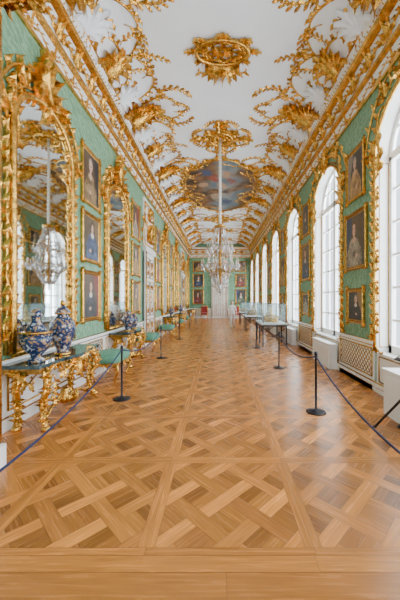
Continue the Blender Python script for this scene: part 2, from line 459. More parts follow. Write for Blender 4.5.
# ------------------------------------------------------------------ ceiling + stucco
ce = A('ceiling', [PLAST])
xs = [XL-.02+(XR-XL+.04)*i/40 for i in range(41)]
for i in range(40):
    ce.poly([(xs[i], Y0, zc(xs[i])), (xs[i+1], Y0, zc(xs[i+1])), (xs[i+1], YF, zc(xs[i+1])), (xs[i], YF, zc(xs[i]))], PLAST)
for (xa, xb) in ((XL-.2, XL+.02), (XR-.02, XR+.2)):
    ce.box(xa, xb, Y0, YF, ZW+.5, ZC, PLAST)
ce.done(False)
st = A('ceiling_gilt_stucco', [GOLD, GOLDD, PLAST])
CX = .075
def mside(sd): return lambda u, v, h: mC(u, CX+sd*v, h)
rr_ = random.Random(3)
for sd in (-1, 1):
    m = mside(sd)
    for i in range(8):
        c = WC[1]+3.55*i
        st.fan(m, (c, 2.46), -pi/2, .66, GOLD, 11, 1.45, .02)
        st.fan(m, (c, 2.05), -pi/2, .5, GOLD, 7, 1.0, .03)
        for e in (-1, 1):
            q = rr_.uniform(-.1, .1)
            st.scroll(m, (c+e*.08, 2.15), (c+e*.62, 1.62+q), .038, GOLD, 'S', e, leafs=7)
            st.scroll(m, (c+e*.2, 2.46), (c+e*1.15, 2.3), .042, GOLD, 'S', -e, leafs=8)
            st.scroll(m, (c+e*.62, 2.2), (c+e*1.2, 1.75+q), .034, GOLD, 'C', e, leafs=7, base=2)
            st.scroll(m, (c+e*.35, 1.75), (c+e*.12, 1.30+q), .030, GOLD, 'C', -e, leafs=6, base=2)
            st.vine(m, (c+e*.6, 1.62), -pi/2+e*(.9+q), .85, -e*1.8, GOLD, nl=6, ll=.17)
            st.vine(m, (c+e*1.1, 1.9), -pi/2+e*.3, .85, e*1.9, GOLD, nl=6, ll=.15)
            st.vine(m, (c+e*.15, 1.35), -pi/2+e*.5, .45, -e*1.4, GOLD, nl=5, ll=.12)
            st.vine(m, (c+e*.3, 2.5), -pi/2+e*.9, .8, e*.3, GOLD, nl=6, ll=.15)
            st.fan(m, (c+e*.62, 1.62+q), -pi/2+e*.4, .24, GOLD, 5, 1.0)
            # white relief shells in the cove
            st.fan(m, (c+e*.85, 2.5), -pi/2-e*.2, .5, PLAST, 7, 1.1, .0, .17)
        c2 = c+1.775
        st.fan(m, (c2, 2.48), -pi/2, .55, GOLD, 9, 1.35, .02)
        for e in (-1, 1):
            st.scroll(m, (c2+e*.05, 2.3), (c2+e*.55, 2.35), .034, GOLD, 'C', e, leafs=5, base=2)
            st.scroll(m, (c2+e*.05, 2.05), (c2+e*.34, 1.55), .030, GOLD, 'S', -e, leafs=5)
            st.vine(m, (c2+e*.3, 2.1), -pi/2+e*.9, .4, -e*.9, GOLD, nl=4, ll=.12)
        st.vine(m, (c2, 2.0), -pi/2, .75, .3, GOLD, nl=6, ll=.15, wob=.3)
    pts = [(Y0+(YF-Y0)*i/120, 2.56) for i in range(121)]
    st.tube(m, pts, .026, GOLD, 4)
def rosette(yc, r0, r1, big, sq=1.):
    m = lambda u, v, h: mC(yc+u*sq, CX+v, h)
    n = 40
    st.tube(m, [(r0*cos(2*pi*i/n), r0*sin(2*pi*i/n)) for i in range(n)], .055, GOLD, 6, .03, closed=True)
    st.tube(m, [(r0*.8*cos(2*pi*i/n), r0*.8*sin(2*pi*i/n)) for i in range(n)], .025, GOLD, 5, .02, closed=True)
    for i in range(8):
        a = 2*pi*i/8; a2 = 2*pi*(i+1)/8
        st.scroll(m, ((r0+.06)*cos(a), (r0+.06)*sin(a)), ((r0+.06)*cos(a2), (r0+.06)*sin(a2)), .035, GOLD, 'C', -1, base=2.2, leafs=5, h=.03)
        st.fan(m, ((r0+.03)*cos(a), (r0+.03)*sin(a)), a, r1-r0, GOLD, 5, .9, .03)
        st.fan(m, (.05*cos(a), .05*sin(a)), a, r0*.5, GOLD, 3, .4, .02)
        st.leaf(m, (r0*.95*cos(a+.2), r0*.95*sin(a+.2)), a+.2+pi, r0*.3, .04, GOLD, h=.02)
    if big:
        for i in range(4):
            a = pi/4+i*pi/2
            for e in (-1, 1):
                st.vine(m, ((r1-.05)*cos(a), (r1-.05)*sin(a)), a+e*.5, .6, e*1.7, GOLD, nl=6, ll=.15)
            a = i*pi/2
            st.fan(m, (r1*.9*cos(a), r1*.9*sin(a)), a, .4, GOLD, 5, .9, .02)
rosette(6.15, .56, .80, False, .55)
m = lambda u, v, h: mC(u, CX+v, h)
st.fan(m, (6.5, 0), 0, .55, GOLD, 9, 1.35, .03)
for e in (-1, 1):
    st.scroll(m, (6.5, e*.08), (6.65, e*.52), .035, GOLD, 'C', e, leafs=5, base=2.)
    st.vine(m, (6.6, e*.25), e*.3, .35, -e*.8, GOLD, nl=4, ll=.12)
rosette(9.5, .36, .72, True)
for yy in (18.9, 22.0, 25.2): rosette(yy, .45, .75, True)
rosette(2.4, .45, .75, True)
FY, FX, fa, fb = 14.0, CX, 2.9, 1.62
def se(t, k=1., n=3.0):
    c, s_ = cos(t), sin(t)
    b = 1+.05*cos(4*t)+.035*cos(8*t)
    return (FY+fa*k*b*math.copysign(abs(c)**(2/n), c), FX+fb*k*b*math.copysign(abs(s_)**(2/n), s_))
pts = [se(2*pi*i/64) for i in range(64)]
st.tube(mC, pts, .045, GOLD, 6, .02, closed=True)
for i in range(0, 64, 2):
    p, q = pts[i], pts[(i+2) % 64]
    if i % 4 == 0: st.scroll(mC, p, pts[(i+4) % 64], .03, GOLD, 'C' if i % 8 else 'S', -1, leafs=5, base=1.5, N=16)
    ang = atan2(p[1]-FX, p[0]-FY)
    st.fan(mC, p, ang, .22 if i % 8 else .4, GOLD, 5, .9, .02)
st.done(False)
fr = A('ceiling_fresco', [FRESCO])
def frcol(x, y):
    n = noise.fractal(Vector((x*.8, y*.8, 2.)), 1., 2., 4); n2 = noise.fractal(Vector((x*2.1, y*2.1, 7.)), 1., 2., 4)
    sky = Vector((.11, .15, .18)).lerp(Vector((.36, .37, .34)), min(1, max(0, .45+n)))
    k = min(1, max(0, (abs(x-FX)/1.4-.26+n*.9+(.35 if x < 0 else .0))*2.2))
    land = Vector((.035, .022, .012)).lerp(Vector((.22, .11, .045)), min(1, max(0, .5+n2*1.3)))
    c = sky.lerp(land, k)
    for (bx, by, r_, cc) in ((-.2, 12.6, .3, (.32, .05, .03)), (.3, 12.2, .25, (.42, .24, .14)), (-.5, 12.1, .28, (.05, .07, .14)), (.1, 13.5, .28, (.45, .28, .17)),
                             (.6, 13., .25, (.28, .06, .04)), (-.1, 14.8, .35, (.38, .27, .18)), (-.7, 13.4, .25, (.4, .24, .14)), (.5, 15.6, .3, (.06, .07, .14))):
        d = sqrt((x-bx)**2+((y-by)*.8)**2)/r_+n2*.9
        if d < 1: c = c.lerp(Vector(cc), min(1, (1-d)*2.5))
    return tuple(c)
RG, SG = 26, 64
for i in range(RG):
    for j in range(SG):
        k0, k1 = i/RG, (i+1)/RG; t0, t1 = 2*pi*j/SG, 2*pi*(j+1)/SG
        pp = [se(t0, k0), se(t0, k1), se(t1, k1), se(t1, k0)] if i else [se(t0, k1), se(t1, k1), (FY, FX)]
        fr.poly([(p[1], p[0], zc(p[1])-.012) for p in pp], FRESCO, [frcol(p[1], p[0]) for p in pp])
fr.done(False)

# ------------------------------------------------------------------ mirrors
def mirror(m, c, det=1, hw=.78, name='gilt_wall_mirror'):
    o = A(name, [MIRROR, GOLD, GOLDD, WHITE])
    zb, zs, zt = .98, 4.1, 4.78
    o.poly([m(u, v, .03) for u, v in outline(c, hw, zb, zs, zt)], MIRROR)
    for sd in (-1, 1):
        P = [m(c+sd*(hw-.02), zb, 0), m(c+sd*(hw+.12), zs, .045)]
        o.box(*sorted((P[0][0], P[1][0])), *sorted((P[0][1], P[1][1])), zb, zs, GOLDD)
    o.tube(m, [(c-hw, zb), (c+hw, zb)], .05, GOLD, 6, .02)
    for zz in (2.55,): o.tube(m, [(c-hw, zz), (c+hw, zz)], .008, GOLDD, 4, .025)
    frame(o, m, c, hw, zb, zs, zt, .052, .85, h=.03, det=det)
    for sd in (-1, 1):
        for z in (1.5, 2.3, 3.1):
            o.scroll(m, (c+sd*(hw+.02), z), (c+sd*(hw+.05), z+.6), .03, GOLD, 'S', sd, leafs=5, h=.04)
            o.vine(m, (c+sd*(hw-.02), z+.5), pi/2+sd*.3, .35, -sd*.8, GOLD, nl=4, ll=.1, h=.03)
        o.vine(m, (c+sd*.2, zt-.02), -pi/2+sd*.9, .6, sd*.7, GOLD, nl=5, ll=.15, h=.04)
    return o.done(False)
for c, t in LM:
    if t == 'm': mirror(mL, c, 1 if c < 16 else 0)

def door(m, c, name):
    o = A(name, [WHITE, GOLD, GOLDD])
    def bx(ua, ub, va, vb, t, mt=WHITE):
        P = [m(ua, va, .003), m(ub, vb, t)]
        o.box(*sorted((P[0][0], P[1][0])), *sorted((P[0][1], P[1][1])), va, vb, mt)
    bx(c-.78, c+.78, 0, 5.5, .05)
    bx(c-.78, c-.62, 0, 3.5, .10); bx(c+.62, c+.78, 0, 3.5, .10); bx(c-.82, c+.82, 3.5, 3.68, .14)
    for sd in (-1, 1):
        a_, b_ = (c-.58, c-.05) if sd < 0 else (c+.05, c+.58)
        bx(a_-.03, b_+.03, .03, 3.46, .075)
        for v0, v1 in ((.2, .95), (1.1, 2.4), (2.55, 3.3)):
            rectline(o, m, a_+.04, b_-.04, v0, v1, .018, .075)
            o.fan(m, ((a_+b_)/2, v1-.1), -pi/2, .2, GOLD, 5, 1.1, .075); o.fan(m, ((a_+b_)/2, v0+.1), pi/2, .2, GOLD, 5, 1.1, .075)
            o.vine(m, ((a_+b_)/2, v0+.25), pi/2, v1-v0-.45, .2, GOLD, nl=4, ll=.1, h=.075)
        o.tube(m, [(c+sd*.7, 0.1), (c+sd*.7, 3.5)], .03, GOLD, 4, .10)
    rectline(o, m, c-.68, c+.68, 3.8, 5.35, .028, .05)
    o.fan(m, (c, 3.95), pi/2, .7, GOLD, 9, 1.3, .05); o.fan(m, (c, 4.8), pi/2, .5, GOLD, 7, 1.3, .05)
    for sd in (-1, 1):
        o.scroll(m, (c+sd*.1, 4.1), (c+sd*.55, 4.9), .04, GOLD, 'S', sd, leafs=5, h=.05)
        o.scroll(m, (c+sd*.75, 3.7), (c+sd*.2, 5.2), .035, GOLD, 'C', sd, leafs=5, h=.05)
    o.tube(m, [(c-.03, 1.75), (c-.03, 1.85)], .02, GOLD, 6, .09)
    return o.done(False)
door(mL, 11.4, 'door_1'); door(mL, 22.0, 'door_2'); door(mF, .075, 'door_3')

# ------------------------------------------------------------------ paintings
DRESS = [(.35, .05, .04), (.06, .10, .20), (.38, .32, .24), (.12, .16, .10), (.3, .2, .10), (.42, .38, .34), (.22, .05, .05), (.04, .04, .05), (.5, .3, .12)]
def portrait(seed):
    q = random.Random(seed); hx, hy = .5+q.uniform(-.07, .07), q.uniform(.66, .76); hr = q.uniform(.10, .13)
    dr = q.choice(DRESS); bg = q.choice([(.04, .025, .015), (.02, .02, .02), (.05, .035, .02), (.03, .035, .035)])
    hair = q.choice([(.03, .015, .01), (.35, .32, .28), (.10, .05, .02)]); drape = q.choice(DRESS); dsd = q.choice([-1, 1])
    def f(u, v):
        n = noise.noise(Vector((u*6, v*6, seed)))*.5+noise.noise(Vector((u*17, v*17, seed)))*.3
        c = Vector(bg)*(1.2+n+.9*v)
        if dsd*(u-.5) > .26+n*.1+.1*sin(v*5): c = Vector(drape)*(.4+.3*sin(u*40+v*6)**2)
        top = hy-hr*1.45; wd = .10+.30*min(1, max(0, (top+.02-v)/.30))**.7
        if v < top+.02 and abs(u-hx) < wd+n*.05: c = Vector(dr)*(.55+n*1.3+.4*sin(u*22+v*11+n*6)**2)
        if abs(u-hx) < .05 and v < hy and v > top-.05: c = Vector((.56, .33, .21))
        if ((u-hx)/.10)**2+((v-(top-.03))/.065)**2 < 1: c = Vector((.58, .36, .25)) if dr[0] > .2 else Vector((.66, .6, .5))
        if ((u-hx)/(hr*.98))**2+((v-hy-.03)/(hr*1.2))**2 < 1: c = Vector(hair)*(1+n*.6)
        if ((u-hx)/(hr*.68))**2+((v-hy)/(hr*.98))**2 < 1: c = Vector((.66, .40, .28))*(1+(u-hx)*dsd*3)
        for e in (-1, 1):
            if abs(u-hx-e*hr*.28) < .018 and abs(v-hy-.01) < .012: c = Vector((.05, .03, .02))
        if abs(u-hx) < .03 and abs(v-hy+hr*.5) < .012: c = Vector((.5, .12, .1))
        if ((u-.42)/.07)**2+((v-.2)/.045)**2 < 1: c = Vector((.58, .36, .26))
        return tuple(max(.004, min(1, k)) for k in c)
    return f
seed_ = [0]
def painting(m, u, z0, z1, w, res=26, flip=1):
    seed_[0] += 1
    o = A('framed_portrait_painting', [CANVAS, GOLD, GOLDD]); f = portrait(seed_[0])
    fwid = .085; u0, u1 = u-w/2, u+w/2
    prof = [(0, .003), (0, .05), (.018, .065), (.04, .045), (.062, .05), (.075, .035), (fwid, .03)]
    loops = [[m(u0+t, z0+t, h), m(u1-t, z0+t, h), m(u1-t, z1-t, h), m(u0+t, z1-t, h)] for t, h in prof]
    n = len(o.v)
    for lp_ in loops: o.v += lp_
    for i in range(len(prof)-1):
        for j in range(4):
            j2 = (j+1) % 4
            o.face([n+i*4+j, n+i*4+j2, n+(i+1)*4+j2, n+(i+1)*4+j], GOLDD if i in (2, 4) else GOLD)
    for cu, cv in ((u0, z0), (u1, z0), (u1, z1), (u0, z1)):
        o.fan(m, (cu+(u-cu)*.1, cv+((z0+z1)/2-cv)*.1), atan2((z0+z1)/2-cv, u-cu)+pi, .12, GOLD, 5, 1.4, .04)
    U0, U1, V0, V1 = u0+fwid, u1-fwid, z0+fwid, z1-fwid; ry = int(res*1.2)
    for i in range(res):
        for j in range(ry):
            q = []; cc = []
            for a_, b_ in ((i, j), (i+1, j), (i+1, j+1), (i, j+1)):
                s_, t_ = a_/res, b_/ry; q.append(m(U0+(U1-U0)*s_, V0+(V1-V0)*t_, .03)); cc.append(f(s_, t_))
            o.poly(q, CANVAS, cc)
    return o.done(False)
for i, p in enumerate(lp):
    rs = 34 if i == 0 else 22 if i < 2 else 12
    for z0, z1 in ((3.72, 4.92), (2.5, 3.56), (1.25, 2.33)): painting(mL, p, z0, z1, .9, rs)
for p in piers:
    if p < 3: continue
    rs = 34 if p < 7 else 22 if p < 10 else 12
    for z0, z1, w in ((3.85, 4.95, .82), (2.35, 3.6, 1.0), (1.2, 1.95, .78)): painting(mR, p, z0, z1, w, rs)
for u in (-1.95, 2.05):
    for z0, z1 in ((4.35, 5.35), (2.9, 4.15), (1.3, 2.7)): painting(mF, u, z0, z1, 1.05, 14)

# ------------------------------------------------------------------ entrance pilaster (near left)
o = A('entrance_pilaster', [WHITE, GOLD])
o.box(XL+.002, -2.24, 2.5, 2.97, 0, 5.6, WHITE); o.box(XL+.002, -2.2, 2.46, 3.0, 0, .22, WHITE)
me_ = lambda u, v, h: (-2.24+h, u, v)
o.tube(me_, [(2.93, .25), (2.93, 4.6)], .03, GOLD, 6)
o.tube(me_, [(2.55, .25), (2.55, 4.6)], .03, GOLD, 6)
me2 = lambda u, v, h: (u, 2.97+h, v)
rectline(o, me2, -2.72, -2.32, .3, 4.5, .02)
for i in range(10): o.leaf(me_, (2.93, .5+i*.42), pi/2, .3, .05, GOLD, lift=.03)
for k_, yy in enumerate((2.6, 2.78, 2.93)):
    mc = lambda u, v, h, yy=yy: (-2.24+u, yy+h-.03, v)
    o.scroll(mc, (.02, 4.62), (.34, 4.85), .055, GOLD, 'S', 1, leafs=4); o.scroll(mc, (.02, 4.75), (.3, 5.1), .05, GOLD, 'C', 1, leafs=4)
    o.fan(mc, (.02, 4.8), .3, .36, GOLD, 7, 1.2)
o.box(XL+.002, -1.98, 2.44, 3.02, 5.0, 5.14, GOLD)
o.done(False)

# ------------------------------------------------------------------ console tables
def console(c, L=1.5, name='gilt_console_table'):
    o = A(name, [GOLD, GOLDD, MARBLE]); d = .58; x0 = XL+.065; zt = .88
    N = 24; out = []
    for i in range(N+1):
        t = i/N; yy = c-L/2+L*t; xx = x0+d*(.82+.18*sin(pi*t)+.05*cos(4*pi*t)); out.append((xx, yy))
    top = [(x0, c-L/2)]+out+[(x0, c+L/2)]
    o.rings([[(x, y, z) for x, y in top] for z in (zt-.045, zt)], MARBLE, sm=False)
    ap = [(x0+(x-x0)*.93, c+(y-c)*.94) for x, y in out]
    o.rings([[(x, y, zt-.12) for x, y in ap]+[(x0, c+L*.47, zt-.12), (x0, c-L*.47, zt-.12)], [(x, y, zt-.046) for x, y in ap]+[(x0, c+L*.47, zt-.046), (x0, c-L*.47, zt-.046)]], GOLDD, sm=False)
    def apx(u): t = (u-c)/L+.5; return x0+d*.93*(.82+.18*sin(pi*t)+.05*cos(4*pi*t))
    m = lambda u, v, h: (apx(u)+h, u, v)
    o.fan(m, (c, zt-.1), -pi/2, .28, GOLD, 7, 1.2); o.fan(m, (c, zt-.1), pi/2, .1, GOLD, 5, 1.2)
    for e in (-1, 1):
        o.scroll(m, (c+e*.06, zt-.14), (c+e*.4, zt-.16), .028, GOLD, 'S', e, leafs=5)
        o.scroll(m, (c+e*.38, zt-.12), (c+e*.66, zt-.22), .03, GOLD, 'C', -e, leafs=5, base=2)
        o.vine(m, (c+e*.2, zt-.2), e*.1 if e > 0 else pi-.1, .4, e*.5, GOLD, nl=4, ll=.1)
        o.vine(m, (c+e*.55, zt-.2), -pi/2-e*.6, .35, e*.9, GOLD, nl=4, ll=.1)
        ms = lambda u, v, h, e=e: (u, c+e*(L*.47+h), v)
        o.scroll(ms, (x0+.04, zt-.13), (x0+.4, zt-.2), .028, GOLD, 'S', 1, leafs=4)
        o.fan(ms, (x0+.22, zt-.1), -pi/2, .2, GOLD, 5, 1.1)
        for fx, out_ in ((.8, 1), (.16, .35)):
            P = []; rad = []
            for i in range(17):
                t = i/16; z = (zt-.1)*(1-t)+.02*t
                off = .09*sin(t*pi)-.20*sin(max(0, t-.3)/.7*pi)*.9+.03*t
                P.append((x0+d*fx+off*out_*.75, c+e*(L*.40+off*.6), max(.03, z))); rad.append(.040*(1-.5*t)+.016*sin(pi*t)**2+(.02 if i > 14 else 0))
            o.tube3(P, rad, GOLD, 8)
            px, py, _ = P[-1]
            o.lathe(px, py, [(.035, 0), (.06, .012), (.055, .04), (.03, .065)], GOLD, 10)
            for i in (2, 4, 6, 8, 10, 12, 14):
                mm_ = lambda u, v, h, p=P[i]: (p[0]+.03+h+u*.3, p[1]+u, p[2]+v)
                o.fan(mm_, (0, 0), pi/2 if i < 8 else -pi/2, .12, GOLD, 3, .9, .01)
                mm_ = lambda u, v, h, p=P[i]: (p[0]+u, p[1]-.03-h, p[2]+v)
                o.fan(mm_, (0, 0), pi/2 if i % 4 else -pi/2, .11, GOLD, 3, .9, .01)
    for e in (-1, 1):
        P = [(x0+d*.7-.06*i/10, c+e*(L*.34-L*.34*i/10), .10+.13*sin(pi*i/10*.9)) for i in range(11)]
        o.tube3(P, .024, GOLD, 6)
    o.lathe(x0+d*.6, c, [(.02, .1), (.09, .13), (.11, .2), (.05, .27), (.07, .32), (.02, .36)], GOLD, 12)
    for a in range(8):
        o.tube3([(x0+d*.6+.09*cos(a*pi/4), c+.09*sin(a*pi/4), .15), (x0+d*.6+.2*cos(a*pi/4), c+.2*sin(a*pi/4), .2), (x0+d*.6+.16*cos(a*pi/4), c+.16*sin(a*pi/4), .3)], [.03, .022, .01], GOLD, 5)
    return o.done(False)
console(4.5, 1.8); console(7.95); console(14.9); console(18.5); console(25.5, 1.3)

def vase(x, y, z, H, name='lidded_imari_vase', sq=1., seg=24):
    o = A(name, [IMARI, GOLD])
    pr = [(.0, 0), (.14, 0), (.15, .02), (.125, .05), (.12, .09), (.17, .2), (.235, .36), (.26, .48), (.245, .58), (.17, .66), (.115, .70), (.11, .735), (.14, .75)]
    o.lathe(x, y, [(r*H*sq, zz*H) for r, zz in pr], IMARI, seg, z)
    o.lathe(x, y, [(r*H*sq, zz*H) for r, zz in [(.15, .75), (.16, .765), (.14, .80), (.10, .85), (.045, .885), (.03, .9)]], IMARI, seg, z)
    o.lathe(x, y, [(r*H*sq, zz*H) for r, zz in [(.03, .895), (.05, .91), (.06, .94), (.04, .975), (.005, 1.)]], GOLD, 12, z)
    o.lathe(x, y, [(r*H*sq, zz*H) for r, zz in [(.142, .743), (.165, .75), (.165, .762), (.15, .768)]], GOLD, seg, z)
    o.lathe(x, y, [(r*H*sq, zz*H) for r, zz in [(.145, -.0), (.162, .004), (.158, .03), (.13, .05)]], GOLD, seg, z)
    return o.done()
vase(-2.36, 4.38, .8805, .82, sq=.86)
o = A('porcelain_tureen_vase', [IMARI, GOLD])
X, Yv, z = -2.42, 3.84, .8805
o.lathe(X, Yv, [(0, 0), (.1, 0), (.11, .03), (.06, .07), (.08, .11), (.15, .17), (.19, .26), (.195, .31), (.17, .36), (.13, .385)], IMARI, 24, z)
o.lathe(X, Yv, [(.135, .38), (.2, .385), (.2, .40), (.14, .405)], GOLD, 24, z)
o.lathe(X, Yv, [(.13, .40), (.12, .45), (.07, .52), (.05, .58), (.08, .62), (.055, .68), (.01, .71)], IMARI, 20, z)
o.done()
vase(-2.42, 7.72, .8805, .6); vase(-2.45, 8.35, .8805, .5); vase(-2.45, 14.9, .8805, .55); vase(-2.45, 18.5, .8805, .55)

# ------------------------------------------------------------------ stools
def stool(x, y, w=.62, l=.95):
    o = A('upholstered_gilt_stool', [GREENV, GOLD])
    o.lathe(x, y, [(w/2*.96, .40), (w/2*.99, .44), (w/2, .50), (w/2*.96, .55), (w/2*.8, .575), (w/2*.4, .585), (.01, .585)], GREENV, 32, 0, 6, l/w)
    o.box(x-w/2*.88, x+w/2*.88, y-l/2*.9, y+l/2*.9, .33, .41, GOLD)
    for ex in (-1, 1):
        for ey in (-1, 1):
            P = [(x+ex*(w*.40+.05*sin(t*pi*1.6)*(1-t*.3)), y+ey*(l*.42+.04*sin(t*pi*1.6)), .37*(1-t)) for t in [i/10 for i in range(11)]]
            o.tube3(P, [.035-.02*i/10+(.01 if i == 10 else 0) for i in range(11)], GOLD, 8)
        m = lambda u, v, h, ex=ex: (x+ex*(w/2*.88+h), y+u, v)
        o.fan(m, (0, .38), -pi/2, .12, GOLD, 5, 1.2); o.scroll(m, (-.35, .36), (-.03, .34), .014, GOLD, 'S', 1, leafs=3); o.scroll(m, (.35, .36), (.03, .34), .014, GOLD, 'S', -1, leafs=3)
    for ey in (-1, 1):
        m = lambda u, v, h, ey=ey: (x+u, y+ey*(l/2*.9+h), v)
        o.fan(m, (0, .38), -pi/2, .1, GOLD, 5, 1.2)
    o.done()
for yy in (6.35, 9.7, 13.1, 16.7, 20.2): stool(-2.36, yy)

# ------------------------------------------------------------------ rope barriers
def post(x, y):
    o = A('rope_stanchion', [BLACK])
    o.lathe(x, y, [(.0, 0), (.145, 0), (.145, .012), (.12, .022), (.03, .032), (.017, .05), (.016, .86), (.024, .865), (.026, .90), (.012, .92), (.002, .925)], BLACK, 20)
    o.lathe(x, y, [(.017, .83), (.03, .835), (.03, .85), (.017, .855)], BLACK, 12)
    o.done()
def rope(p, q, sag):
    o = A('barrier_rope', [ROPE]); N = 28
    o.tube3([(p[0]+(q[0]-p[0])*i/N, p[1]+(q[1]-p[1])*i/N, .845-sag*4*(i/N)*(1-i/N)) for i in range(N+1)], .0115, ROPE, 6); o.done()
PL = [(-1.6, -.5), (-1.67, 4.98), (-1.7, 8.5), (-1.72, 12.6), (-1.72, 17.), (-1.72, 21.5)]
PR = [(1.55, .3), (1.47, 4.4), (1.5, 7.25), (1.32, 10.3)]
for L_, sg in ((PL, (.42, .22, .22, .22, .22)), (PR, (.42, .2, .2))):
    for p in L_: post(*p)
    for i in range(len(L_)-1): rope(L_[i], L_[i+1], sg[i])

# ------------------------------------------------------------------ display tables with vitrines
def vitrine(x0, x1, y0, y1, name='display_table_with_glass_case'):
    o = A(name, [BLACK, TABTOP, CASE, GOLD, PORC]); zt = .84
    o.box(x0, x1, y0, y1, zt-.05, zt, TABTOP); o.box(x0+.03, x1-.03, y0+.03, y1-.03, zt-.11, zt-.05, BLACK)
    for xa in (x0+.05, x1-.05):
        for ya in (y0+.05, (y0+y1)/2, y1-.05):
            o.box(xa-.02, xa+.02, ya-.02, ya+.02, 0, zt-.1, BLACK)
    for ya in (y0+.05, y1-.05):
        o.tube3([(x0+.05, ya, .08), (x1-.05, ya, zt-.15)], .01, BLACK, 5); o.tube3([(x1-.05, ya, .08), (x0+.05, ya, zt-.15)], .01, BLACK, 5)
    a, b, c, d = x0+.07, x1-.07, y0+.07, y1-.07; zz = zt+.72
    for q in ([(a, c), (b, c)], [(b, c), (b, d)], [(b, d), (a, d)], [(a, d), (a, c)]):
        o.poly([(*q[0], zt), (*q[1], zt), (*q[1], zz), (*q[0], zz)], CASE)
        o.tube3([(*q[0], zt), (*q[0], zz)], .008, BLACK, 4); o.tube3([(*q[0], zz), (*q[1], zz)], .008, BLACK, 4)
    o.poly([(a, c, zz), (b, c, zz), (b, d, zz), (a, d, zz)], CASE)
    cx, cy = (a+b)/2, (c+d)/2; k = min(1, (b-a)/.9)
    o.lathe(cx, cy, [(0, 0), (.36*k, 0), (.36*k, .03), (.33*k, .05)], GOLD, 20, zt+.001, 4)
    o.lathe(cx, cy, [(.2*k, .05), (.16*k, .08), (.07*k, .13), (.05*k, .2), (.2*k, .26), (.22*k, .28), (.06*k, .29), (.04*k, .38), (.12*k, .42), (.03, .44), (.015, .58)], GOLD, 16, zt+.001)
    for i in range(8):
        an = i*pi/4
        o.tube3([(cx+.25*k*cos(an), cy+.25*k*sin(an), zt+.05), (cx+.29*k*cos(an), cy+.29*k*sin(an), zt+.16), (cx+.22*k*cos(an), cy+.22*k*sin(an), zt+.25)], [.035, .03, .015], GOLD, 6)
    o.done()
vitrine(1.55, 2.5, 10.5, 12.3); vitrine(1.45, 2.35, 15.6, 17.4); vitrine(1.5, 2.3, 20.5, 22)

def radiator(x0, x1, y0, y1, h_):
    o = A('radiator_cabinet', [RAD, BLACK])
    o.box(x0, x1, y0, y1, .0, h_-.03, RAD); o.box(x0-.02, x1, y0-.02, y1+.02, h_-.03, h_, RAD)
    o.box(x0-.012, x0, y0+.08, y1-.08, .1, h_-.1, RAD)
    o.done()
radiator(2.47, XR-.06, 3.0, 4.35, .68); radiator(2.72, XR-.06, 7.1, 8.4, .62)
for c in (11.5, 15.05): radiator(2.74, XR-.06, c-.6, c+.6, .6)

o = A('information_lectern', [BLACK, TABTOP])
hub = (2.34, 3.4, .74)
for ft in ((2.08, 3.88), (2.40, 3.86), (2.2, 3.0)):
    o.tube3([(ft[0], ft[1], .0), hub], .016, BLACK, 6)
    o.tube3([(ft[0], ft[1], .0), (ft[0], ft[1], .02)], .024, BLACK, 8)
o.tube3([(2.34, 3.4, .7), (2.34, 3.4, 1.0)], .018, BLACK, 8)
for q, mt in ((.0, BLACK), (.012, TABTOP)):
    o.rings([[(2.2+e, 3.15+e, .95+qq), (2.42, 3.15+e, 1.07+qq), (2.42, 3.65-e, 1.07+qq), (2.2+e, 3.65-e, .95+qq)] for e, qq in ((q*2, q), (q*2, q+.011))], mt, sm=False)
o.done()

